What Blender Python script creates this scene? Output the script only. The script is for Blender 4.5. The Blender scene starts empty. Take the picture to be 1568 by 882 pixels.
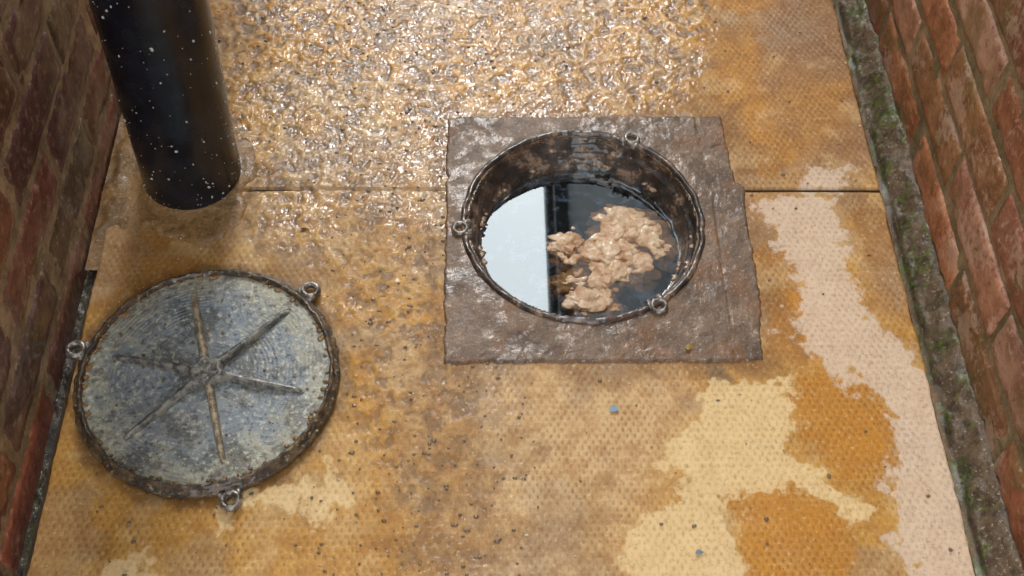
import bpy, math, random
import numpy as np
from mathutils import Matrix, Vector, noise as mn
random.seed(4); rng=np.random.default_rng(7)
scene=bpy.context.scene; COL=scene.collection
R=math.radians

# ---------------------------------------------------------------- helpers
def lin(c):
    o=[]
    for v in c[:3]:
        v=v/255.0
        o.append(v/12.92 if v<=.04045 else ((v+.055)/1.055)**2.4)
    return tuple(o)
def lin4(c): return lin(c)+(1.0,)
def hsh(xi,yi,s):
    h=(xi.astype(np.int64)*374761393+yi.astype(np.int64)*668265263+s*1442695041)&0xFFFFFFFF
    h=((h^(h>>13))*1274126177)&0xFFFFFFFF
    h=h^(h>>16)
    return (h&0xFFFF)/65535.0
def vn(x,y,s=0):
    xi=np.floor(x);yi=np.floor(y);fx=x-xi;fy=y-yi
    fx=fx*fx*fx*(fx*(fx*6-15)+10);fy=fy*fy*fy*(fy*(fy*6-15)+10)
    a=hsh(xi,yi,s);b=hsh(xi+1,yi,s);c=hsh(xi,yi+1,s);d=hsh(xi+1,yi+1,s)
    return (a*(1-fx)+b*fx)*(1-fy)+(c*(1-fx)+d*fx)*fy
def fbm(x,y,s=0,o=4):
    t=0;a=.5;n=0
    for i in range(o):
        t=t+a*vn(x*1.0+i*17.3,y+i*9.1,s+i);n+=a;a*=.5
        x,y=(x*.8-y*.6)*2.03,(x*.6+y*.8)*2.03
    return t/n
def sdf(x,y,P):
    d=np.full(x.shape,1e9);inside=np.zeros(x.shape,bool);n=len(P)
    for i in range(n):
        ax,ay=P[i];bx,by=P[(i+1)%n]
        ex,ey=bx-ax,by-ay
        t=np.clip(((x-ax)*ex+(y-ay)*ey)/(ex*ex+ey*ey+1e-12),0,1)
        d=np.minimum(d,np.hypot(x-ax-t*ex,y-ay-t*ey))
        c=((ay>y)!=(by>y))&(x<(bx-ax)*(y-ay)/((by-ay) if by!=ay else 1e-9)+ax)
        inside^=c
    return np.where(inside,d,-d)
def ss(v,a,b):
    t=np.clip((v-a)/(b-a),0,1);return t*t*(3-2*t)

def link(o,parent=None):
    COL.objects.link(o)
    if parent: o.parent=parent
    return o
def empty(name):
    e=bpy.data.objects.new(name,None);e.empty_display_size=.1
    return link(e)
def mesh_obj(name,verts,faces,mat,parent=None,smooth=True):
    me=bpy.data.meshes.new(name);me.from_pydata(verts,[],faces);me.update()
    if smooth: me.polygons.foreach_set('use_smooth',[True]*len(me.polygons))
    o=bpy.data.objects.new(name,me)
    if mat: me.materials.append(mat)
    return link(o,parent)
def grid_obj(name,xs,ys,zf,mat,parent=None,drop=None):
    X,Y=np.meshgrid(xs,ys);Z=zf(X,Y)
    nx,ny=len(xs),len(ys)
    V=np.stack([X.ravel(),Y.ravel(),Z.ravel()],1)
    i=np.arange(nx*ny).reshape(ny,nx)
    F=np.stack([i[:-1,:-1].ravel(),i[:-1,1:].ravel(),i[1:,1:].ravel(),i[1:,:-1].ravel()],1)
    if drop is not None:
        cx=(X[:-1,:-1]+X[1:,1:])/2;cy=(Y[:-1,:-1]+Y[1:,1:])/2
        F=F[~drop(cx,cy).ravel()]
    o=mesh_obj(name,V.tolist(),F.tolist(),mat,parent)
    return o,X.ravel(),Y.ravel()
def fattr(o,name,a):
    at=o.data.attributes.new(name,'FLOAT','POINT');at.data.foreach_set('value',np.asarray(a,dtype=np.float32).ravel())
def cattr(o,name,a):
    at=o.data.attributes.new(name,'FLOAT_COLOR','POINT')
    a=np.asarray(a,dtype=np.float32)
    if a.shape[1]==3: a=np.concatenate([a,np.ones((len(a),1),np.float32)],1)
    at.data.foreach_set('color',a.ravel())
def lathe(name,prof,mat,center=(0,0,0),segs=256,parent=None,jit=0,seed=0,jf=1.0,smooth=True):
    V=[];F=[];n=len(prof)
    for k in range(segs):
        a=2*math.pi*k/segs;ca,sa=math.cos(a),math.sin(a)
        for j,(r,z) in enumerate(prof):
            d=0;dz=0
            if jit and r>0:
                p=Vector((r*ca*90*jf+seed,r*sa*90*jf,z*130*jf))
                d=jit*mn.fractal(p,1,2,3);dz=jit*.6*mn.fractal(p+Vector((31,7,2)),1,2,3)
            V.append((center[0]+(r+d)*ca,center[1]+(r+d)*sa,center[2]+z+dz))
    for k in range(segs):
        k2=(k+1)%segs
        for j in range(n-1):
            F.append((k*n+j,k2*n+j,k2*n+j+1,k*n+j+1))
    return mesh_obj(name,V,F,mat,parent,smooth)
def box(name,lo,hi,mat,parent=None):
    x0,y0,z0=lo;x1,y1,z1=hi
    V=[(x0,y0,z0),(x1,y0,z0),(x1,y1,z0),(x0,y1,z0),(x0,y0,z1),(x1,y0,z1),(x1,y1,z1),(x0,y1,z1)]
    F=[(0,3,2,1),(4,5,6,7),(0,1,5,4),(1,2,6,5),(2,3,7,6),(3,0,4,7)]
    return mesh_obj(name,V,F,mat,parent,smooth=False)

class N:
    """tiny node-graph helper"""
    def __init__(s,name):
        s.m=bpy.data.materials.new(name);s.m.use_nodes=True;s.t=s.m.node_tree
        s.b=s.t.nodes['Principled BSDF'];s.out=s.t.nodes['Material Output']
        s.pos=s.t.nodes.new('ShaderNodeNewGeometry').outputs['Position']
    def L(s,a,b): s.t.links.new(a,b)
    def setin(s,sock,v):
        if isinstance(v,bpy.types.NodeSocket): s.L(v,sock)
        else: sock.default_value=v
    def noise(s,scale,detail=3,rough=.55,dist=0,vec=None,out=0):
        n=s.t.nodes.new('ShaderNodeTexNoise');n.inputs['Scale'].default_value=scale;n.inputs['Detail'].default_value=min(detail,4)
        n.inputs['Roughness'].default_value=rough;n.inputs['Distortion'].default_value=dist
        s.L(vec or s.pos,n.inputs['Vector']);return n.outputs[out]
    def math(s,op,a,b=0.0,c=None,clamp=False):
        n=s.t.nodes.new('ShaderNodeMath');n.operation=op;n.use_clamp=clamp
        s.setin(n.inputs[0],a);s.setin(n.inputs[1],b)
        if c is not None: s.setin(n.inputs[2],c)
        return n.outputs[0]
    def rng(s,v,a,b,c=0.0,d=1.0,smooth=True):
        n=s.t.nodes.new('ShaderNodeMapRange');n.interpolation_type='SMOOTHSTEP' if smooth else 'LINEAR'
        s.setin(n.inputs['Value'],v)
        for k,x in zip(('From Min','From Max','To Min','To Max'),(a,b,c,d)): n.inputs[k].default_value=x
        return n.outputs[0]
    def mix(s,f,a,b,mode='MIX'):
        n=s.t.nodes.new('ShaderNodeMix');n.data_type='RGBA';n.blend_type=mode
        s.setin(n.inputs['Factor'],f)
        s.setin(n.inputs[6],lin4(a) if isinstance(a,tuple) else a)
        s.setin(n.inputs[7],lin4(b) if isinstance(b,tuple) else b)
        return n.outputs[2]
    def attr(s,name,out='Fac'):
        n=s.t.nodes.new('ShaderNodeAttribute');n.attribute_name=name;return n.outputs[out]
    def sep(s,v):
        n=s.t.nodes.new('ShaderNodeSeparateXYZ');s.L(v,n.inputs[0]);return n.outputs
    def bump(s,h,dist=.002,strength=1.0,normal=None):
        n=s.t.nodes.new('ShaderNodeBump');n.inputs['Distance'].default_value=dist
        s.setin(n.inputs['Strength'],strength);s.L(h,n.inputs['Height'])
        if normal: s.L(normal,n.inputs['Normal'])
        return n.outputs[0]
    def set(s,**k):
        for a,v in k.items(): s.setin(s.b.inputs[a.replace('_',' ')],v)
def V3(c): return np.array(lin(c))

# ---------------------------------------------------------------- camera
Yc=Vector((-50,2600,-1800)).normalized()
Zc=Vector((45,1247,1800));Zc=(Zc-Yc*Zc.dot(Yc)).normalized()
Xc=Yc.cross(Zc).normalized()
cam=bpy.data.cameras.new('camera');co=link(bpy.data.objects.new('camera',cam))
mw=Matrix((Xc,Yc,Zc)).to_4x4();mw.translation=Vector((0,0,1.21));co.matrix_world=mw
cam.sensor_width=36;cam.lens=41.33;cam.clip_start=.02;cam.clip_end=500
scene.camera=co

# ---------------------------------------------------------------- light
SUN_EL=44
w=bpy.data.worlds.new("World");scene.world=w;w.use_nodes=True
nt=w.node_tree;bg=nt.nodes['Background']
sky=nt.nodes.new('ShaderNodeTexSky');sky.sky_type='NISHITA';sky.sun_disc=False
sky.sun_elevation=R(SUN_EL);sky.sun_rotation=R(0);sky.dust_density=3
tc=nt.nodes.new('ShaderNodeTexCoord');cn=nt.nodes.new('ShaderNodeTexNoise');cn.inputs['Scale'].default_value=2.2;cn.inputs['Detail'].default_value=4
nt.links.new(tc.outputs['Generated'],cn.inputs['Vector'])
cr=nt.nodes.new('ShaderNodeValToRGB')
cr.color_ramp.elements[0].position=.3;cr.color_ramp.elements[0].color=(.74,.80,.86,1)
cr.color_ramp.elements[1].position=.7;cr.color_ramp.elements[1].color=(.98,1,1,1)
nt.links.new(cn.outputs[0],cr.inputs[0])
sc=nt.nodes.new('ShaderNodeVectorMath');sc.operation='SCALE';sc.inputs['Scale'].default_value=26.0
nt.links.new(cr.outputs[0],sc.inputs[0])
mx=nt.nodes.new('ShaderNodeMix');mx.data_type='RGBA';mx.inputs['Factor'].default_value=.9
nt.links.new(sky.outputs[0],mx.inputs[6]);nt.links.new(sc.outputs[0],mx.inputs[7])
nt.links.new(mx.outputs[2],bg.inputs[0]);bg.inputs[1].default_value=.15
sl=bpy.data.lights.new('sun','SUN');sl.energy=1.5;sl.angle=R(12);sl.color=(1,.98,.95)
so=link(bpy.data.objects.new('sun',sl));so.rotation_euler=(R(-(90-SUN_EL)),0,0);so.location=(0,4,6)
scene.view_settings.view_transform='Standard';scene.view_settings.look='None';scene.view_settings.exposure=0

# ---------------------------------------------------------------- stains (plan coordinates in metres)
MC=(.132,.940)      # manhole centre
LC=(-.3215,.7065)   # loose cover centre
dryR=[(.372,.977),(.43,.992),(.473,.985),(.477,.911),(.455,.860),(.481,.799),(.526,.742),(.55,.700),(.56,.672),(.56,.30),(.45,.30),(.467,.463),(.446,.503),(.458,.55),(.474,.607),(.476,.655),(.439,.697),(.399,.738),(.373,.780),(.390,.840),(.384,.911)]
dryC=[(.271,.688),(.33,.70),(.375,.710),(.358,.655),(.334,.615),(.368,.599),(.413,.558),(.429,.526),(.405,.514),(.358,.558),(.289,.554),(.278,.526),(.285,.463),(.27,.34),(.13,.34),(.158,.463),(.171,.534),(.230,.550),(.208,.591),(.248,.655)]
small=[[(-.279,.546),(-.240,.558),(-.198,.583),(-.187,.574),(-.199,.542),(-.24,.543),(-.276,.518)],
 [(-.177,.599),(-.143,.574),(-.158,.526),(-.178,.534)],
 [(-.42,.44),(-.402,.463),(-.378,.490),(-.350,.463),(-.33,.42)]]
s4=[(.417,1.02),(.44,1.03),(.496,1.02),(.489,1.0),(.417,1.0)]
or1=[(.373,.705),(.41,.71),(.462,.697),(.478,.647),(.47,.575),(.417,.575),(.371,.615),(.353,.647)]
or2=[(.288,.552),(.356,.562),(.404,.503),(.400,.463),(.38,.36),(.285,.38)]
slimeP=[(-.48,1.9),(.36,1.9),(.35,1.37),(.297,1.127),(.0,1.15),(-.04,1.13),(-.035,.73),(.0,.71),(.03,.60),(.03,.3),(-.09,.3),(-.11,.55),(-.165,.66),(-.165,.78),(-.21,.86),(-.297,.90),(-.34,1.0),(-.36,1.1),(-.48,1.2)]
sed=[(-.136,.78),(.02,.74),(.03,.6),(.046,.3),(-.066,.3),(-.10,.55)]
pink=[(.01,.735),(.24,.72),(.26,.67),(.20,.575),(.14,.463),(.10,.3),(.0,.3)]

def slime_h(X,Y):
    wx=X+.014*(fbm(X*60,Y*60,41)-.5);wy=Y+.014*(fbm(X*60,Y*60,42)-.5)
    r1=np.clip(1-np.abs(2*fbm(wx*50,wy*50,43,3)-1)*3.2,0,1)
    r2=ss(fbm(wx*105,wy*105,44,3),.36,.64)
    return r1,r2
def paving_fields(X,Y):
    wx=X+.050*(fbm(X*26,Y*26,11)-.5)+.024*(fbm(X*110,Y*110,13,3)-.5);wy=Y+.050*(fbm(X*26,Y*26,12)-.5)+.024*(fbm(X*110,Y*110,14,3)-.5)
    f={}
    f['dryp']=np.clip(np.maximum(sdf(wx,wy,dryR),sdf(wx,wy,s4)+.002)/.018,-1,1)
    dc=sdf(wx,wy,dryC)
    for s in small: dc=np.maximum(dc,sdf(wx,wy,s)+.004)
    f['dryc']=np.clip(dc/.016,-1,1)
    f['orng']=np.clip(np.maximum(sdf(wx,wy,or1),sdf(wx,wy,or2))/.024,-1,1)
    sl_=ss(sdf(wx,wy,slimeP),-.045,.045)
    sl_=sl_*(.80+.7*(fbm(X*12,Y*12,5)-.5)+.2*ss(Y,.95,1.2))
    sl_=sl_*(1-.45*ss(-Y,-.75,-.5))
    f['slime']=np.clip(sl_,0,1)
    # standing film of water: pooled in the middle of the far slab, patchy elsewhere
    pool=ss(.34-np.hypot((X-.0)*.9,(Y-1.28)*.75),-.10,.22)
    f['film']=np.clip(sl_*(.22+.78*pool+.9*(fbm(X*9,Y*9,6)-.5)),0,1)
    r1,r2=slime_h(X,Y)
    f['hgt']=np.clip(.5*r1+.5*r2,0,1)
    return f
def paving_color(X,Y,f):
    n=fbm(X*7,Y*7,21)[:,None];n2=fbm(X*30,Y*30,22)[:,None]
    c=V3((212,162,84))*(1-n)+V3((194,140,56))*n
    def blend(c,m,col): m=np.clip(m,0,1)[:,None];return c*(1-m)+V3(col)*m
    c=blend(c,.95*ss(sdf(X,Y,slimeP),-.03,.04)*(.5+n2[:,0]),(204,144,32))
    c=blend(c,.6*ss(.19-np.hypot((X+.17)*.8,Y-.97),-.05,.10),(182,142,88))
    c=blend(c,.45*ss(fbm(X*11,Y*11,37),.50,.66)*ss(Y,.95,1.1)*(1-ss(X,.25,.33)),(160,134,96))
    c=blend(c,.75*ss(sdf(X,Y,sed),-.03,.03),(176,136,88))
    c=blend(c,.9*ss(sdf(X,Y,pink),-.04,.04),(214,176,124))
    c=blend(c,ss(X,.28,.36)*ss(Y,1.0,1.03)*.8,(194,134,48))
    c=blend(c,ss(X+.3*(n[:,0]-.5),.40,.53)*ss(Y,.98,1.05)*.9,(154,116,82))
    c=blend(c,.8*ss(X,.33,.36)*ss(Y,.72,.76)*(1-ss(Y,.98,1.0))*(1-ss(X,.40,.46)),(202,134,32))
    c=blend(c,ss(X,.46,.52)*ss(Y,.76,.82)*(1-ss(Y,.97,1.02))*.8,(176,132,86))
    c=blend(c,ss(-X,.34,.46)*ss(Y,.70,.92)*.8,(166,118,54))
    dsq=np.maximum(np.abs(X-.145)-.195,np.abs(Y-.928)-.20)
    c=blend(c,.65*(1-ss(dsq+.07*(fbm(X*25,Y*25,38)-.5),.0,.040)),(134,98,60))
    sm=np.hypot((X-.285)*1.1,(Y-.715)*1.0)+.04*(fbm(X*40,Y*40,36)-.5)
    c=blend(c,.75*(1-ss(sm,.008,.026)),(116,92,68))
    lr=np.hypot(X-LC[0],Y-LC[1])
    c=blend(c,.65*(1-ss(lr+.02*(fbm(X*40,Y*40,34)-.5),.156,.172)),(84,60,36))  # shadow under the cover's rim, painted into the slab colour as a dark ring
    c=blend(c,.5*ss(fbm(X*16,Y*16,33),.53,.73),(154,110,56))
    c=blend(c,.35*ss(fbm(X*21,Y*21,35),.55,.72),(228,194,138))
    c=blend(c,.35*ss(fbm(X*13,Y*13,39),.56,.70),(168,146,120))
    return c
def paving_z(X,Y):
    f=paving_fields(X,Y);s=f['slime']
    r1,r2=slime_h(X,Y)
    z=s*(.0012*r1+.0010*r2)
    z=z+.0012*(fbm(X*5,Y*5,45)-.5)
    fill=1-.75*ss(X,-.30,-.22)*(1-ss(X,.0,.05))
    for jy in (-.82,.088,.9965,1.905,2.81,3.72,4.63,5.54):
        d=np.abs(Y-jy-.0015*(fbm(X*20,X*0,46)-.5))
        z=z-.012*(1-ss(d,.0008,.0036))*(fill if abs(jy-.9965)<.01 else 1)
    ed=np.minimum(X+.487+.004*(fbm(Y*30,Y*0,47)-.5),.538-X+.004*(fbm(Y*30,Y*0,48)-.5))
    z=z-.018*(1-ss(ed,-.001,.005))
    return z

def pav_mat():
    n=N('wet_paving')
    base=n.attr('basecol','Color')
    slime=n.attr('slime');hg=n.attr('hgt');film=n.attr('film')
    nf=n.noise(170,4,.7);nm=n.noise(45,4,.6);nb=n.noise(14,3,.6)
    def mask(a,amp=1.5,lo=-.30,hi=.34):
        v=n.math('ADD',n.attr(a),n.math('MULTIPLY',n.math('SUBTRACT',nf,.5),amp))
        v=n.math('ADD',v,n.math('MULTIPLY',n.math('SUBTRACT',nm,.5),amp*1.8))
        return n.rng(v,lo,hi)
    mp=mask('dryp',2.1);mc=mask('dryc',1.9);mo=mask('orng',1.3,-.6,.6)
    sx=n.sep(n.pos)
    K=2*math.pi/.0088
    wob=n.math('MULTIPLY',nm,2.2)
    a=n.math('SINE',n.math('ADD',n.math('MULTIPLY',n.math('ADD',sx[0],n.math('MULTIPLY',sx[1],.58)),K),wob))
    b=n.math('SINE',n.math('ADD',n.math('MULTIPLY',n.math('SUBTRACT',sx[0],n.math('MULTIPLY',sx[1],.58)),K),wob))
    dm=n.math('MULTIPLY',n.math('ADD',n.math('ADD',a,b),2.0),.25)
    wear=n.rng(n.noise(20,3,.6),.3,.65,.25,1.0)
    col=n.mix(n.rng(nm,.35,.7),base,n.mix(1.0,base,(226,212,194),'MULTIPLY'))
    hn=n.math('ADD',hg,n.math('MULTIPLY',n.math('SUBTRACT',nf,.5),1.0))
    low=n.rng(hn,.46,.10)
    col=n.mix(n.math('MULTIPLY',n.math('MULTIPLY',low,slime),.80),col,(98,70,38))
    hi=n.rng(hn,.62,.95)
    col=n.mix(n.math('MULTIPLY',n.math('MULTIPLY',hi,slime),.35),col,(236,192,104))
    silt=n.math('MULTIPLY',n.rng(n.noise(60,4,.7,.8),.52,.62),slime)
    col=n.mix(n.math('MULTIPLY',silt,.38),col,(122,102,82))
    col=n.mix(n.math('MULTIPLY',mo,.78),col,n.mix(nb,(212,144,38),(176,110,24)))
    col=n.mix(n.math('MULTIPLY',mc,.80),col,n.mix(nm,(248,224,174),(228,190,130)))
    col=n.mix(n.math('MULTIPLY',mp,.80),col,n.mix(nm,(240,220,198),(212,182,152)))
    dk=n.math('MULTIPLY',n.math('MULTIPLY',n.rng(dm,.5,.02),.50),wear)
    dk=n.math('MULTIPLY',dk,n.math('SUBTRACT',1.0,n.math('MULTIPLY',slime,.9)))
    dry=n.math('MAXIMUM',mp,mc)
    dk=n.math('MULTIPLY',dk,n.math('SUBTRACT',1.0,n.math('MULTIPLY',dry,.5)))
    col=n.mix(dk,col,(122,84,40))
    col=n.mix(n.rng(nf,.50,.72,0,.40),col,(106,78,48))
    col=n.mix(n.rng(nf,.46,.28,0,.32),col,(248,226,184))
    sp=n.rng(n.noise(330,2,.6),.66,.74)
    col=n.mix(n.math('MULTIPLY',sp,.6),col,(80,60,44))
    col=n.mix(n.rng(sx[2],-.0016,-.0045,0,.92),col,(34,27,20))
    rough=n.math('ADD',n.math('ADD',.42,n.math('MULTIPLY',dry,.30)),n.math('MULTIPLY',nm,.2))
    n.set(Base_Color=col,Roughness=rough,Specular_IOR_Level=.35)
    wetm=n.math('ADD',n.rng(film,.10,.65,.0,.92),n.rng(nb,.42,.62,.03,.22))
    n.set(Coat_Weight=n.math('MULTIPLY',wetm,n.math('SUBTRACT',1.0,n.math('MULTIPLY',dry,.8)),clamp=True),Coat_Roughness=.06,Coat_IOR=1.55)
    h=n.math('MULTIPLY',n.math('MULTIPLY',dm,wear),n.math('SUBTRACT',.45,n.math('MULTIPLY',slime,.42)))
    h=n.math('ADD',h,n.math('MULTIPLY',nf,.6))
    n.L(n.bump(h,.0014,.9),n.b.inputs['Normal'])
    h2=n.math('ADD',n.math('MULTIPLY',n.noise(66,2,.5,2.0),n.math('ADD',n.math('MULTIPLY',slime,1.0),.3)),n.math('MULTIPLY',dm,.08))
    n.L(n.bump(h2,.0026,1.0),n.b.inputs['Coat Normal'])
    return n.m
PAV=pav_mat()
paving=empty('concrete_paving')
def in_hole(cx,cy,r=.149): return np.hypot(cx-MC[0],cy-MC[1])<r
def make_slab(name,y0,y1,res,resx):
    xs=np.arange(-.4935,.5436,resx);ys=np.arange(y0,y1+res*.5,res)
    o,X,Y=grid_obj(name,xs,ys,paving_z,PAV,paving,drop=in_hole)
    f=paving_fields(X,Y)
    for k,v in f.items(): fattr(o,k,v)
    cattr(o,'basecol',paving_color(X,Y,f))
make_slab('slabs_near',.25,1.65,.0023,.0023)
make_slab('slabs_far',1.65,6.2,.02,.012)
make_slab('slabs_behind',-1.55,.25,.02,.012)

# ---------------------------------------------------------------- ground to the horizon
g=N('damp_earth')
g.set(Base_Color=g.mix(g.noise(3,4,.6),(96,88,70),(70,84,48)),Roughness=.9)
x0,x1,y0,y1,B=-.75,.78,-1.55,6.2,220
V=[(-B,-B,0),(B,-B,0),(B,B,0),(-B,B,0),(x0,y0,0),(x1,y0,0),(x1,y1,0),(x0,y1,0)]
V=[(a,b,-.03) for a,b,c in V]
mesh_obj('ground',V,[(0,1,5,4),(1,2,6,5),(2,3,7,6),(3,0,4,7)],g.m,smooth=False)

# ---------------------------------------------------------------- rough mortar sheets
def mortar_mat(name,c1,c2,c3,wet=.6,moss=0.0,bumps=1.0,wave=1.0,grain=1.0,rust=0.0):
    n=N(name)
    a=n.noise(32,4,.68);b=n.noise(120,4,.72);c=n.noise(11,4,.65)
    col=n.mix(n.rng(a,.38,.62),c1,c2)
    col=n.mix(n.math('MULTIPLY',n.rng(n.math('ADD',n.math('MULTIPLY',b,.6),n.math('MULTIPLY',a,.5)),.56,.70),.7*grain),col,c3)
    col=n.mix(n.rng(b,.48,.34,0,.6*grain),col,tuple(int(k*.5) for k in c1))
    col=n.mix(n.rng(c,.48,.62,0,.5),col,tuple(int(k*.58) for k in c1))
    if rust:
        col=n.mix(n.math('MULTIPLY',n.rng(n.noise(17,4,.7),.50,.62),rust),col,(128,84,42))
    col=n.mix(n.math('MULTIPLY',n.rng(n.noise(280,2,.6),.62,.70),.5),col,(210,192,170))
    if moss:
        mk=n.rng(n.math('ADD',c,n.math('ADD',n.math('MULTIPLY',n.math('SUBTRACT',a,.5),.9),n.math('MULTIPLY',n.math('SUBTRACT',b,.5),.7))),.50,.64)
        col=n.mix(n.math('MULTIPLY',mk,moss),col,n.mix(n.rng(b,.35,.65),(42,50,16),(96,106,40)))
    n.set(Base_Color=col,Roughness=n.rng(c,.3,.7,.36,.62),Coat_Weight=n.rng(n.math('ADD',a,n.math('SUBTRACT',c,.5)),.44,.64,0,wet),Coat_Roughness=.07,Coat_IOR=1.45)
    h=n.math('ADD',n.math('MULTIPLY',a,.8*wave),n.math('MULTIPLY',b,.8*bumps))
    n.L(n.bump(h,.003,.8),n.b.inputs['Normal'])
    n.L(n.bump(n.math('ADD',n.math('MULTIPLY',a,wave),n.math('MULTIPLY',b,.6*bumps)),.002,.8),n.b.inputs['Coat Normal'])
    return n.m
SUR=mortar_mat('wet_mortar',(104,80,58),(122,96,72),(152,124,96),.8,wave=.35,grain=.8,bumps=.9,rust=.5)
surP=[(-.047,1.120),(-.02,1.126),(.10,1.126),(.20,1.128),(.336,1.128),(.338,1.06),(.340,1.01),(.352,1.002),(.348,.95),(.350,.86),(.347,.80),(.343,.78),(.341,.731),(.30,.729),(.12,.728),(-.046,.728),(-.047,.86),(-.047,.92),(-.047,.986),(-.048,1.04)]
def sur_z(X,Y):
    wx=X+.005*(fbm(X*50,Y*50,61)-.5)+.003*(fbm(X*180,Y*180,67,2)-.5);wy=Y+.004*(fbm(X*50,Y*50,62)-.5)+.003*(fbm(X*180,Y*180,68,2)-.5)
    d=sdf(wx,wy,surP)
    z=-.008+.0110*ss(d,-.002,.0015)+.0008*(fbm(X*40,Y*40,63)-.5)+.0010*fbm(X*150,Y*150,64,3)
    for (ax,ay,bx,by) in ((.298,1.128,.308,.99),(.308,.99,.305,.73),(.24,1.06,.34,1.075),(-.047,.93,-.02,.935)):
        ex,ey=bx-ax,by-ay;t=np.clip(((X-ax)*ex+(Y-ay)*ey)/(ex*ex+ey*ey),0,1)
        dd=np.hypot(X-ax-t*ex+.008*(fbm(X*60,Y*60,65)-.5),Y-ay-t*ey+.008*(fbm(X*60,Y*60,66)-.5))
        z=z-.0022*(1-ss(dd,.0003,.0018))*ss(fbm(X*35,Y*35,60),.35,.5)
    return z
grid_obj('mortar_surround',np.arange(-.065,.370,.0020),np.arange(.70,1.145,.0020),sur_z,SUR,None,drop=in_hole)
PB=mortar_mat('pipe_mortar',(156,118,70),(136,102,60),(186,150,98),.5,wave=.5)
pbP=[(-.495,.925),(-.46,.93),(-.42,.918),(-.365,.900),(-.325,.905),(-.300,.94),(-.305,.985),(-.29,1.02),(-.31,1.08),(-.36,1.10),(-.495,1.12)]
def pb_z(X,Y):
    wx=X+.030*(fbm(X*30,Y*30,71)-.5);wy=Y+.030*(fbm(X*30,Y*30,72)-.5)
    d=sdf(wx,wy,pbP);r=np.hypot(X+.384,Y-1.022)
    return -.006+.0090*ss(d,-.004,.016)+.004*(1-ss(r,.062,.080))+.003*(fbm(X*50,Y*50,73)-.5)*ss(d,-.004,.01)+.0012*fbm(X*160,Y*160,74,3)
grid_obj('mortar_patch',np.arange(-.50,-.25,.0024),np.arange(.87,1.14,.0024),pb_z,PB)

# ---------------------------------------------------------------- manhole frame, chamber and water
man=empty('manhole')
IR=N('rusted_iron')
a=IR.noise(34,4,.7);b=IR.noise(150,4,.7)
col=IR.mix(IR.rng(a,.36,.60),(38,31,27),(84,68,56))
col=IR.mix(IR.math('MULTIPLY',IR.rng(IR.math('ADD',a,IR.math('MULTIPLY',IR.math('SUBTRACT',b,.5),.6)),.54,.64),.75),col,(158,130,106))
col=IR.mix(IR.math('MULTIPLY',IR.rng(IR.noise(40,4,.6),.60,.7),.4),col,(106,62,38))
IR.set(Base_Color=col,Roughness=.38,Coat_Weight=.7,Coat_Roughness=.07,Metallic=.1)
IR.L(IR.bump(IR.math('ADD',a,b),.003,.8),IR.b.inputs['Normal'])
prof=[(.1592,-.012),(.1590,.0040),(.1578,.0070),(.1548,.0082),(.1518,.0074),(.1500,.003),(.1492,-.001),(.149,-.006),(.148,-.0115),(.1455,-.0145),(.142,-.0155),(.1402,-.0172),(.1395,-.022),(.139,-.027),(.1375,-.0315),(.1355,-.0338),(.1335,-.0365),(.1325,-.041),(.132,-.048),(.132,-.06)]
lathe('frame_ring',prof,IR.m,(MC[0],MC[1],0),400,man,jit=.0018,seed=3,jf=.6)
def blobs(name,items,mat,parent,sub=2,amp=.35,fr=1.4):
    import bmesh
    bm=bmesh.new()
    for (x,y,z,rx,ry,rz) in items:
        r=bmesh.ops.create_icosphere(bm,subdivisions=sub,radius=1)
        s=random.random()*90
        for v in r['verts']:
            p=v.co.normalized()
            k=1+amp*mn.fractal(p*fr+Vector((s,s*.3,0)),.9,2.1,4)
            v.co=Vector((x+p.x*rx*k,y+p.y*ry*k,z+p.z*rz*k))
    me=bpy.data.meshes.new(name);bm.to_mesh(me);bm.free()
    me.polygons.foreach_set('use_smooth',[True]*len(me.polygons));me.materials.append(mat)
    return link(bpy.data.objects.new(name,me),parent)
GR=N('grease');a=GR.noise(120,4,.6)
GR.set(Base_Color=GR.mix(GR.rng(a,.35,.65),(110,86,66),(190,158,126)),Roughness=.3,Coat_Weight=.7,Coat_Roughness=.08)
GR.L(GR.bump(a,.002,.7),GR.b.inputs['Normal'])
it=[]
for i in range(30):
    t0=random.uniform(0,2*math.pi);lv=random.choice([0,1,1])
    for k in range(random.randint(1,6)):
        t=t0+random.gauss(0,.05)
        r,z=((.1440,-.0150) if lv==0 else (.1345,-.0350))
        r+=random.gauss(0,.0010);s=random.uniform(.001,.0036)
        it.append((MC[0]+r*math.cos(t),MC[1]+r*math.sin(t),z,s*random.uniform(1,1.8),s*random.uniform(.8,1.5),s*.5))
blobs('ledge_deposits',it,GR.m,man,amp=.5)
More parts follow.
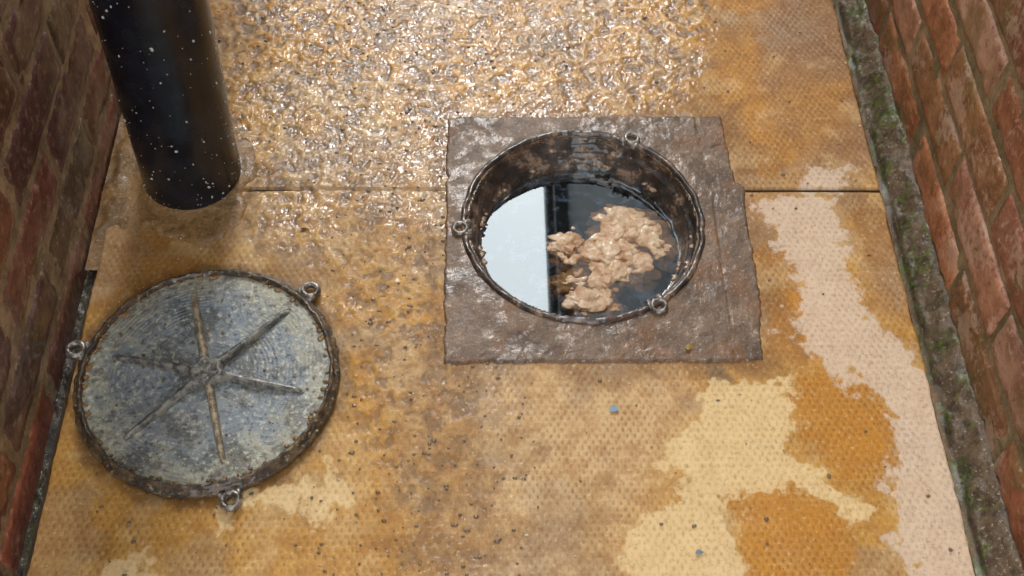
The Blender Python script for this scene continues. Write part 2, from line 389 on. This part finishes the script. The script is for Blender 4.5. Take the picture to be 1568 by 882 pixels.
def lug(items_name,cx,cy,ang,r0,z,mat,parent,R1=.0085,r1=.0032):
    V=[];F=[];A,Bn=28,12
    px,py=cx+r0*math.cos(ang),cy+r0*math.sin(ang)
    for i in range(A):
        t=2*math.pi*i/A
        for j in range(Bn):
            p=2*math.pi*j/Bn
            rr=R1+r1*math.cos(p);dn=.0009*mn.noise(Vector((math.cos(t)*3+ang,math.sin(t)*3,p)))
            V.append((px+(rr+dn)*math.cos(t),py+(rr+dn)*math.sin(t),z+1.3*r1*math.sin(p)))
    for i in range(A):
        for j in range(Bn):
            F.append((i*Bn+j,((i+1)%A)*Bn+j,((i+1)%A)*Bn+(j+1)%Bn,i*Bn+(j+1)%Bn))
    for sgn in (-1,1):
        b0=len(V);u=Vector((math.cos(ang),math.sin(ang),0));tn=Vector((-u.y,u.x,0))*sgn
        c=Vector((cx,cy,z))
        p1=c+u*(r0-R1-.006)+tn*.013;p2=c+u*(r0-R1-.006)+tn*.003;p3=c+u*(r0-.002)+tn*(R1-.002);p4=c+u*(r0+.001)+tn*(R1+.002)
        for p in (p1,p2,p3,p4): V.append((p.x,p.y,z-.003));
        for p in (p1,p2,p3,p4): V.append((p.x,p.y,z+.0028))
        F+= [(b0+4,b0+5,b0+6,b0+7),(b0,b0+1,b0+5,b0+4),(b0+1,b0+2,b0+6,b0+5),(b0+2,b0+3,b0+7,b0+6),(b0+3,b0,b0+4,b0+7)]
    return mesh_obj(items_name,V,F,mat,parent)
LG=N('galvanised_lug');a=LG.noise(120,4,.65)
LG.set(Base_Color=LG.mix(LG.rng(a,.4,.62),(84,76,70),(160,152,140)),Roughness=.32,Metallic=.3,Coat_Weight=.6,Coat_Roughness=.1)
LG.L(LG.bump(a,.002,.6),LG.b.inputs['Normal'])
for i,ad in enumerate((62.5,184.7,303)):
    lug('frame_lug_%d'%(i+1),MC[0],MC[1],R(ad),.1600,.006,LG.m,man)
CH=N('chamber_wall');CH.set(Base_Color=CH.mix(CH.noise(40),(16,13,11),(28,23,18)),Roughness=.7)
lathe('chamber_wall',[(.1322,-.058),(.1322,-.17),(.07,-.172),(.0001,-.17)],CH.m,(MC[0],MC[1],0),96,man)
# water surface
WZ=-.047
WA=N('foul_water')
t=WA.t;gl=t.nodes.new('ShaderNodeBsdfGlossy');gl.inputs['Roughness'].default_value=.02;gl.inputs['Color'].default_value=(.90,.98,1,1)
tr=t.nodes.new('ShaderNodeBsdfTransparent');tr.inputs['Color'].default_value=(.76,.66,.50,1)
df=t.nodes.new('ShaderNodeBsdfDiffuse')
sc1=WA.noise(80,4,.66,.5);sc2=WA.noise(20,3,.5)
scum=WA.math('MULTIPLY',WA.rng(sc1,.48,.62),WA.rng(sc2,.40,.56))
df.inputs['Color'].default_value=lin4((96,112,132))
m1=t.nodes.new('ShaderNodeMixShader');WA.L(WA.math('ADD',WA.math('MULTIPLY',scum,.40),.04),m1.inputs[0]);WA.L(tr.outputs[0],m1.inputs[1]);WA.L(df.outputs[0],m1.inputs[2])
fr=t.nodes.new('ShaderNodeFresnel');fr.inputs['IOR'].default_value=1.33
m2=t.nodes.new('ShaderNodeMixShader');WA.L(WA.math('ADD',fr.outputs[0],.185),m2.inputs[0])
WA.L(m1.outputs[0],m2.inputs[1]);WA.L(gl.outputs[0],m2.inputs[2])
WA.L(m2.outputs[0],WA.out.inputs['Surface'])
lathe('water',[(.0002,WZ),(.05,WZ),(.10,WZ),(.1375,WZ)],WA.m,(MC[0],MC[1],0),128,man,smooth=False)
# congealed fat, its colour painted darker with depth to stand in for murky water
FT=N('congealed_fat');a=FT.noise(50,4,.66);b=FT.noise(190,4,.6)
c_=FT.mix(FT.rng(a,.32,.66),(192,146,106),(230,200,164))
c_=FT.mix(FT.math('MULTIPLY',FT.rng(b,.56,.66),.4),c_,(246,230,206))
c_=FT.mix(FT.math('MULTIPLY',FT.rng(b,.44,.32),.5),c_,(150,106,74))
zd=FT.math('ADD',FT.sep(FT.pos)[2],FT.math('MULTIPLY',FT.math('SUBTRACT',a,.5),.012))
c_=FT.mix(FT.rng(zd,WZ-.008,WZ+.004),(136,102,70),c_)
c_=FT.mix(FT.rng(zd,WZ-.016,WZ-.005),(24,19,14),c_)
FT.set(Base_Color=c_,Roughness=.55,Coat_Weight=FT.rng(a,.48,.62,.0,.9),Coat_Roughness=.05,Coat_IOR=1.45)
FT.L(FT.bump(FT.math('ADD',a,FT.math('MULTIPLY',b,.35)),.004,.7),FT.b.inputs['Normal'])
it=[(.187,.982,-.058,.040,.028,.014),(.202,.962,-.060,.050,.036,.016),(.230,.942,-.061,.042,.034,.015),(.252,.935,-.065,.030,.028,.014),
 (.174,.955,-.056,.030,.024,.012),(.162,.925,-.053,.030,.026,.012),(.182,.930,-.053,.028,.022,.010),(.169,.897,-.055,.028,.026,.012),
 (.152,.872,-.058,.028,.020,.012),(.136,.850,-.054,.030,.020,.011),(.160,.845,-.059,.024,.018,.012),(.114,.880,-.062,.032,.018,.014),
 (.112,.943,-.053,.022,.018,.010),(.119,.922,-.059,.024,.018,.012),(.202,.908,-.063,.038,.034,.015),(.216,.984,-.062,.040,.024,.014),(.13,.90,-.064,.03,.03,.013)]
it=[(x,y,z+.0018,rx,ry,rz) for x,y,z,rx,ry,rz in it]
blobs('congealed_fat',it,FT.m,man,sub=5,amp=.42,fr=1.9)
it=[]
for i in range(50):
    bx,by=random.choice([(.187,.97),(.165,.92),(.15,.87),(.134,.85),(.112,.943),(.21,.94),(.17,.9)])
    s=random.uniform(.0012,.004);it.append((bx+random.gauss(0,.013),by+random.gauss(0,.011),WZ-.001,s*1.3,s,s*.6))
blobs('fat_crumbs',it,FT.m,man,sub=3,amp=.4,fr=1.6)

# ---------------------------------------------------------------- upturned cover
lid=empty('manhole_cover')
def lid_mat():
    n=N('weathered_galvanised_steel')
    p=n.t.nodes.new('ShaderNodeVectorMath');p.operation='SUBTRACT';n.L(n.pos,p.inputs[0]);p.inputs[1].default_value=(LC[0],LC[1],0)
    ln=n.t.nodes.new('ShaderNodeVectorMath');ln.operation='LENGTH';n.L(p.outputs[0],ln.inputs[0]);r=ln.outputs['Value']
    a=n.noise(38,4,.7);b=n.noise(150,4,.7);c=n.noise(9,3,.6)
    rings=n.math('SINE',n.math('ADD',n.math('MULTIPLY',r,2*math.pi/.0046),n.math('MULTIPLY',a,2.0)))
    rv=n.rng(n.noise(16,3,.6),.44,.64)
    rings=n.math('MULTIPLY',rings,rv)
    col=n.mix(n.rng(a,.34,.66),(124,130,132),(168,172,166))
    col=n.mix(n.math('MULTIPLY',n.rng(c,.42,.60),.60),col,(130,142,154))
    edge=n.rng(n.math('ADD',r,n.math('MULTIPLY',n.math('SUBTRACT',a,.5),.20)),.085,.150)
    col=n.mix(n.math('MULTIPLY',edge,.65),col,(178,170,140))
    col=n.mix(n.math('MULTIPLY',n.rng(n.noise(24,4,.72),.50,.60),.65),col,(86,86,80))
    col=n.mix(n.math('MULTIPLY',n.rng(n.noise(31,4,.7),.58,.66),.5),col,(116,102,74))
    col=n.mix(n.math('MULTIPLY',n.rng(b,.54,.64),.75),col,(210,204,182))
    col=n.mix(n.math('MULTIPLY',n.rng(b,.45,.33),.75),col,(58,56,52))
    hub=n.rng(r,.055,.015)
    col=n.mix(n.math('MULTIPLY',hub,.35),col,(74,72,66))
    col=n.mix(n.math('MULTIPLY',n.rng(rings,.2,1.0),.26),col,(74,78,84))
    n.set(Base_Color=col,Roughness=n.rng(a,.3,.7,.34,.6),Metallic=.1,Coat_Weight=.5,Coat_Roughness=.12,Coat_IOR=1.42)
    h=n.math('ADD',n.math('ADD',n.math('MULTIPLY',rings,.11),n.math('MULTIPLY',a,.9)),n.math('MULTIPLY',b,.8))
    n.L(n.bump(h,.0024,.9),n.b.inputs['Normal'])
    return n.m
LM=lid_mat()
RM=N('rusty_rim');a=RM.noise(70,4,.68);b=RM.noise(200,4,.6)
cc=RM.mix(RM.rng(a,.40,.62),(52,42,34),(104,84,60));cc=RM.mix(RM.math('MULTIPLY',RM.rng(b,.56,.68),.8),cc,(176,158,122))
RM.set(Base_Color=cc,Roughness=.45,Coat_Weight=.5,Coat_Roughness=.12)
RM.L(RM.bump(RM.math('ADD',a,b),.003,.8),RM.b.inputs['Normal'])
def ribmat(name,c1,c2):
    RB=N(name);a=RB.noise(90,4,.7)
    RB.set(Base_Color=RB.mix(RB.rng(a,.4,.6),c1,c2),Roughness=.42,Metallic=.1,Coat_Weight=.4)
    RB.L(RB.bump(a,.0025,.8),RB.b.inputs['Normal']);return RB.m
RBg=ribmat('rib_steel',(76,76,74),(144,140,128));RBt=ribmat('rib_rusty',(122,106,84),(184,168,138))
ZT=.012
pan=[.1435*i/59 for i in range(1,60)]
prof=[(r,ZT+.0006*math.sin(r*70)) for r in pan]
lathe('pan',[(.0003,ZT)]+prof,LM,(LC[0],LC[1],0),256,lid,jit=.0006,seed=9,jf=.5)
lathe('rim',[(.1415,ZT-.002),(.1422,ZT+.001),(.1432,ZT+.0055),(.1448,ZT+.0068),(.1468,ZT+.0064),(.1482,ZT+.003),(.1495,ZT-.001),(.1522,ZT-.0014),(.1538,ZT-.0030),(.1538,ZT-.007),(.1532,.0030),(.1525,.0012)],RM.m,(LC[0],LC[1],0),320,lid,jit=.0020,seed=5)
def rib(name,ang,r0,r1,w,h,mat):
    V=[];F=[];n=26
    u=Vector((math.cos(ang),math.sin(ang),0));tn=Vector((-u.y,u.x,0))
    for i in range(n+1):
        t=i/n;r=r0+(r1-r0)*t
        hh=h*(1-.50*t)*(1-max(0,t-.93)/.07*.9)
        ww=w*(1-.30*t)
        wob=.0010*mn.noise(Vector((r*90,ang*7,0)))
        for (s,z) in ((-1.25,-.001),(-1.0,hh*.6),(-.6,hh),(.6,hh),(1.0,hh*.6),(1.25,-.001)):
            q=u*r+tn*(s*ww*.5+wob);dz=.0008*mn.noise(Vector((r*200,s*3,ang)))
            V.append((LC[0]+q.x,LC[1]+q.y,ZT+z+dz))
    for i in range(n):
        for j in range(5):
            F.append((i*6+j,(i+1)*6+j,(i+1)*6+j+1,i*6+j+1))
    F.append(tuple(range(n*6,n*6+6)))
    return mesh_obj(name,V,F,mat,lid)
for i,ad in enumerate((46,105.5,168,226,286,348)):
    rib('rib_%d'%(i+1),R(ad),.010,.118 if i!=0 else .126,.0088 if i!=1 else .0098,.0115,RBt if i in(1,4) else RBg)
V=[];F=[];A=72;lv=[(.0225,-.001),(.0215,.005),(.0185,.0110),(.0145,.0130),(.0130,.0115),(.0085,.0108),(.005,.0112),(.0002,.0110)]
for i in range(A):
    t=2*math.pi*i/A
    k=1+.13*math.cos(6*(t-R(46)))
    for (r,z) in lv:
        rr=r*(k if r>.01 else 1);V.append((LC[0]+rr*math.cos(t),LC[1]+rr*math.sin(t),ZT+z+.0009*mn.noise(Vector((rr*math.cos(t)*200,rr*math.sin(t)*200,z)))))
n_=len(lv)
for i in range(A):
    for j in range(n_-1): F.append((i*n_+j,((i+1)%A)*n_+j,((i+1)%A)*n_+j+1,i*n_+j+1))
mesh_obj('hub',V,F,RBg,lid)
for i,ad in enumerate((48,167,286)):
    lug('cover_lug_%d'%(i+1),LC[0],LC[1],R(ad),.1645,.008,LG.m,lid,R1=.0092,r1=.0040)
blobs('rim_tab',[(LC[0]-.021,LC[1]+.143,ZT+.004,.0045,.006,.004)],LG.m,lid,sub=3,amp=.2)
it=[]
for i in range(150):
    t=random.uniform(0,6.283);r=.1412+random.uniform(-.004,.001);s=random.uniform(.0007,.0026)
    it.append((LC[0]+r*math.cos(t),LC[1]+r*math.sin(t),ZT+.001,s*1.4,s,s*.7))
for i in range(50):
    t=random.uniform(0,6.283);r=.14*math.sqrt(random.random());s=random.uniform(.0007,.0020)
    it.append((LC[0]+r*math.cos(t),LC[1]+r*math.sin(t),ZT+.001,s,s,s*.6))
blobs('rim_dirt',it,PB,lid)

# ---------------------------------------------------------------- drain pipe
pipe=empty('drain_pipe')
PM=N('black_pvc');a=PM.noise(30,4,.6)
PM.set(Base_Color=PM.mix(PM.rng(a,.3,.7),(14,18,26),(24,30,40)),Roughness=PM.rng(a,.3,.7,.20,.30))
PM.L(PM.bump(PM.noise(300,3,.6),.0004,.3),PM.b.inputs['Normal'])
P0=Vector((-.3845,1.020,-.01));PD=Vector((.038,.02,1));PR=.0640
def tube(name,p,q,r,mat,segs=96,parent=None,n=2):
    V=[];F=[];d=(q-p);u=d.normalized();x=u.cross(Vector((0,1,0))).normalized();y=u.cross(x)
    for i in range(n+1):
        c=p+d*(i/n)
        for k in range(segs):
            t=2*math.pi*k/segs;v=c+x*r*math.cos(t)+y*r*math.sin(t);V.append(tuple(v))
    for i in range(n):
        for k in range(segs): F.append((i*segs+k,i*segs+(k+1)%segs,(i+1)*segs+(k+1)%segs,(i+1)*segs+k))
    return mesh_obj(name,V,F,mat,parent)
Q=P0+PD*1.5
tube('lower_pipe',P0,Q,PR,PM.m,parent=pipe)
tube('socket',Q-PD*.09,Q+PD*.005,PR+.008,PM.m,parent=pipe)
tube('upper_pipe',Q-Vector((0,0,.03)),Vector((Q.x,Q.y,3.1)),PR-.004,PM.m,parent=pipe)
tube('clip_band',Vector((Q.x,Q.y,2.2)),Vector((Q.x,Q.y,2.25)),PR,PM.m,parent=pipe)
box('clip_bracket',(-.52,Q.y-.02,2.205),(Q.x-.05,Q.y+.02,2.245),PM.m,pipe)
FL=N('splash_flecks');FL.set(Base_Color=lin4((196,196,188)),Roughness=.4)
it=[]
u=PD.normalized();ax=u.cross(Vector((0,1,0))).normalized();ay=u.cross(ax)
for i in range(520):
    t=random.uniform(0,2*math.pi);hgt=random.random()**1.6*.75+.015;c=P0+PD*hgt+ax*(PR+.0001)*math.cos(t)+ay*(PR+.0001)*math.sin(t)
    s=random.choice([.0003,.0004,.0004,.0005,.0006,.0011]);it.append((c.x,c.y,c.z,s*random.uniform(1,2.4),s,s*random.uniform(1,2.6)))
blobs('splash_flecks',it,FL.m,pipe,sub=1)

# ---------------------------------------------------------------- brick walls
def brick_mat(name,moss,wet,lichen):
    n=N(name)
    base=n.attr('bcol','Color')
    a=n.noise(22,4,.68);b=n.noise(110,4,.7);c=n.noise(6,4,.6)
    col=n.mix(n.rng(a,.35,.68),base,n.mix(1.0,base,(190,170,156),'MULTIPLY'))
    col=n.mix(n.math('MULTIPLY',n.rng(b,.54,.66),.5),col,n.mix(.6,base,(214,178,146)))
    col=n.mix(n.math('MULTIPLY',n.rng(b,.45,.32),.6),col,(58,38,32))
    mk=n.rng(n.math('ADD',c,n.math('ADD',n.math('MULTIPLY',n.math('SUBTRACT',a,.5),.9),n.math('MULTIPLY',n.math('SUBTRACT',b,.5),.5))),.52,.66)
    col=n.mix(n.math('MULTIPLY',mk,moss),col,n.mix(a,(84,80,30),(134,118,58)))
    lk=n.rng(n.math('ADD',n.noise(9,4,.6),n.math('MULTIPLY',n.math('SUBTRACT',b,.5),.5)),.54,.64)
    col=n.mix(n.math('MULTIPLY',lk,lichen),col,(216,188,166))
    n.set(Base_Color=col,Roughness=n.rng(a,.3,.7,.36,.62),Coat_Weight=n.rng(c,.35,.65,0,wet),Coat_Roughness=.10)
    n.L(n.bump(n.math('ADD',a,b),.0030,.8),n.b.inputs['Normal'])
    return n.m
def brick_face(name,xw,sgn,y0,y1,z0,z1,pal,mat,parent,shift,detail_z=.62,offm=.0025):
    V=[];F=[];C=[]
    L,Hh,J=.214,.064,.011
    row=0;z=z0
    while z<z1-.03:
        y=y0-(.1125 if row%2 else 0)-shift
        while y<y1:
            a=max(y,y0);b=min(y+L,y1)
            if b-a>.03:
                near=(z<detail_z and .1<a<1.8)
                ny,nz=(26,9) if near else (1,1)
                col=np.array(lin(random.choice(pal)))*random.uniform(.72,1.22)
                off=random.uniform(.0,offm);tilt=random.uniform(-.003,.003)
                jy=random.uniform(-.0012,.0012);jz=random.uniform(-.0016,.0016)
                s0=len(V);rz=random.random()*50
                for j in range(-1,nz+2):
                    for i in range(-1,ny+2):
                        ti=min(max(i,0),ny)/ny;tj=min(max(j,0),nz)/nz
                        yy=a+(b-a)*ti+jy;zz=z+Hh*tj+jz
                        if i in(-1,ny+1) or j in(-1,nz+1):
                            d=-.028
                        else:
                            e=min(ti*(b-a),(1-ti)*(b-a),tj*Hh,(1-tj)*Hh)
                            d=off+tilt*(ti-.5)-.0022*(1-min(1,e/.005))**2
                            if near:
                                nn=mn.fractal(Vector((yy*38,zz*38,rz)),.9,2,3)
                                d+=.0011*nn
                                if e<.012:
                                    wv=.0026*mn.noise(Vector((yy*70,zz*70,rz+9)))
                                    yy+=wv;zz+=.0026*mn.noise(Vector((yy*70,zz*70,rz+19)))
                                    d-=max(0,mn.noise(Vector((yy*45,zz*45,rz+5)))-.2)*.010
                        V.append((xw+sgn*d,yy,zz));C.append(col)
                w_=ny+3
                for j in range(nz+2):
                    for i in range(ny+2):
                        q=(s0+j*w_+i,s0+j*w_+i+1,s0+(j+1)*w_+i+1,s0+(j+1)*w_+i)
                        F.append(q if sgn>0 else q[::-1])
            y+=L+J
        z+=Hh+J;row+=1
    o=mesh_obj(name,V,F,mat,parent);cattr(o,'bcol',np.array(C));return o
MO=mortar_mat('joint_mortar_left',(190,164,130),(146,122,94),(232,210,176),.3,moss=.2,bumps=.7,grain=.8)
MO2=mortar_mat('joint_mortar_right',(168,148,116),(130,114,86),(202,182,148),.3,moss=.4,bumps=.8,grain=.7)
def mortar_face(name,xw,sgn,mat,parent,z0,z1,rec):
    def f(Yg,Zg): return xw+sgn*(-rec+.0014*(fbm(Yg*60,Zg*60,81)-.5)+.0008*(fbm(Yg*170,Zg*170,82,3)-.5))
    ys=np.arange(.1,1.8,.004);zs=np.arange(z0,.62,.004)
    Y,Z=np.meshgrid(ys,zs);X=f(Y,Z)
    Vv=np.stack([X.ravel(),Y.ravel(),Z.ravel()],1);i=np.arange(Y.size).reshape(Y.shape)
    Ff=np.stack([i[:-1,:-1].ravel(),i[:-1,1:].ravel(),i[1:,1:].ravel(),i[1:,:-1].ravel()],1)
    if sgn<0: Ff=Ff[:,::-1]
    mesh_obj(name,Vv.tolist(),Ff.tolist(),mat,parent)
XL,XR=-.503,.577
LB=brick_mat('wet_red_brick_left',.30,1.0,.12);RBk=brick_mat('wet_red_brick_right',.5,.6,.45)
palL=[(124,72,62),(98,62,58),(140,84,66),(98,72,68),(124,84,72),(150,88,68),(104,84,64)]
palR=[(190,120,84),(170,106,74),(200,134,94),(152,92,68),(206,158,132),(164,116,78),(142,116,74),(196,140,112)]
wl=empty('brick_wall')
brick_face('bricks',XL,1,-1.5,6.15,-.035,2.3,palL,LB,wl,.05,offm=.0012)
mortar_face('near_joints',XL,1,MO,wl,-.04,.62,.0015)
box('core',(XL-.23,-1.5,-.05),(XL-.0065,6.15,2.32),MO,wl)
CP=mortar_mat('coping_concrete',(150,142,128),(120,114,102),(170,164,150),.1)
box('coping',(XL-.28,-1.5,2.323),(XL+.03,6.15,2.38),CP,wl)
hs=empty('brick_house')
brick_face('bricks',XR,-1,-1.5,6.15,.012,.96,palR,RBk,hs,.155)
mortar_face('near_joints',XR,-1,MO2,hs,-.04,.62,.0018)
DR=N('dark_for_reflection');a=DR.noise(40,4,.6)  # dark finish invented so the water mirrors black on the right
DR.set(Base_Color=DR.mix(a,(34,36,40),(46,48,52)),Roughness=.7);DR.L(DR.bump(a,.002,.6),DR.b.inputs['Normal'])
box('wall_core',(XR+.0085,-1.5,-.05),(XR+5,6.15,.985),MO2,hs)
box('unseen_dark_upper_wall',(XR-.004,-1.5,.988),(XR+5,6.15,4.8),DR.m,hs)  # unseen upper storey, made dark for its reflection in the water
WD=N('painted_timber');WD.set(Base_Color=WD.mix(WD.noise(20),(34,34,36),(44,44,46)),Roughness=.5)
box('unseen_soffit_and_fascia',(.49,-1.6,4.803),(XR+.3,6.25,5.0),WD.m,hs)
def gutter():
    V=[];F=[];n=14
    for y in (-1.6,6.25):
        for k in range(n+1):
            t=math.pi+math.pi*k/n
            V.append((.459+.029*math.cos(t)*1.0,y,5.0+.05*math.sin(t)))
    for k in range(n): F.append((k,k+1,n+1+k+1,n+1+k))
    mesh_obj('gutter',V,F,PM.m,hs)
gutter()
RT=N('roof_tiles');RT.set(Base_Color=RT.mix(RT.noise(12),(92,56,44),(66,44,38)),Roughness=.7)
V=[(.47,-1.65,5.01),(XR+5.2,-1.65,7.4),(XR+5.2,6.3,7.4),(.47,6.3,5.01)]
V+=[(a,b,c+.06) for a,b,c in V]
mesh_obj('roof',V,[(0,3,2,1),(4,5,6,7),(0,1,5,4),(1,2,6,5),(2,3,7,6),(3,0,4,7)],RT.m,hs,smooth=False)

# ---------------------------------------------------------------- mortar haunching (right), dirt gutter (left)
HN=mortar_mat('mossy_haunching',(112,92,70),(78,62,48),(164,144,114),.5,moss=.75,bumps=1.2,grain=.8)
def hz(X,Y):
    t=(X-.538)/.04
    z=-.026+.020*ss(t,.12,.32)+.026*ss(t,.2,1.0)+.014*(fbm(X*45,Y*32,91)-.5)*ss(t,.0,.3)+.008*(fbm(X*120,Y*120,92,3)-.5)
    return z-.012*ss(fbm(X*30,Y*22,93),.50,.62)*(1-ss(t,.3,.9))
grid_obj('mortar_haunching',np.arange(.530,.584,.0020),np.arange(.2,1.7,.0022),hz,HN)
grid_obj('mortar_haunching.001',np.arange(.530,.584,.006),np.arange(1.7,6.2,.02),hz,HN)
grid_obj('mortar_haunching.002',np.arange(.530,.584,.006),np.arange(-1.55,.21,.02),hz,HN)
DK=mortar_mat('wet_silt',(44,36,28),(60,48,36),(92,76,56),.5,moss=.35)
def dz(X,Y): return -.020+.008*(fbm(X*70,Y*70,95)-.5)+.004*(fbm(X*180,Y*180,96,3)-.5)
grid_obj('silt',np.arange(-.512,-.478,.0024),np.arange(.2,1.7,.0024),dz,DK)
grid_obj('silt.001',np.arange(-.512,-.478,.008),np.arange(1.7,6.2,.03),dz,DK)
grid_obj('silt.002',np.arange(-.512,-.478,.008),np.arange(-1.55,.21,.03),dz,DK)

# ---------------------------------------------------------------- grit and bits on the slabs
def scatter(n,reg,smin,smax):
    out=[]
    while len(out)<n:
        x=random.uniform(-.48,.53);y=random.uniform(.3,1.6)
        if random.random()>reg(x,y): continue
        if math.hypot(x-MC[0],y-MC[1])<.16 or math.hypot(x-LC[0],y-LC[1])<.158: continue
        s=random.uniform(smin,smax)*random.uniform(.6,1)
        out.append((x,y,.0012,s*random.uniform(.8,1.5),s,s*.55))
    return out
GD=N('dark_grit');GD.set(Base_Color=GD.mix(GD.noise(180),(84,66,50),(140,116,86)),Roughness=.35,Coat_Weight=.6)
reg=lambda x,y: (1.0 if (x<.05 and x>-.2) else .35 if x<.3 and y>1 else .12)
blobs('grit',scatter(1200,reg,.0007,.0026),GD.m,None,sub=2)
PG=N('pale_grit');PG.set(Base_Color=PG.mix(PG.noise(180),(190,170,140),(226,212,190)),Roughness=.4)
blobs('mortar_crumbs',scatter(260,lambda x,y:(1 if x>.47 and y<.7 else .15),.0006,.0018),PG.m,None,sub=2)
def flake(name,x,y,z,s,col):
    m=N(name+'_mat');m.set(Base_Color=m.mix(m.noise(200),col,tuple(int(c*.75) for c in col)),Roughness=.4)
    V=[];k=9
    for i in range(k):
        t=6.283*i/k;r=s*random.uniform(.5,1.1);V.append((x+r*math.cos(t),y+.7*r*math.sin(t),z+random.uniform(-.0006,.0012)))
    V.append((x,y,z+.001));F=[(i,(i+1)%k,k) for i in range(k)]
    mesh_obj(name,V,F,m.m)
flake('paint_flake',.154,.664,.003,.006,(140,170,186))
flake('paint_flake.001',.236,.487,.003,.005,(130,145,160))
flake('fallen_leaf',.250,.746,.0065,.007,(170,130,20))
flake('fallen_leaf.001',-.228,.932,.005,.009,(200,140,40))
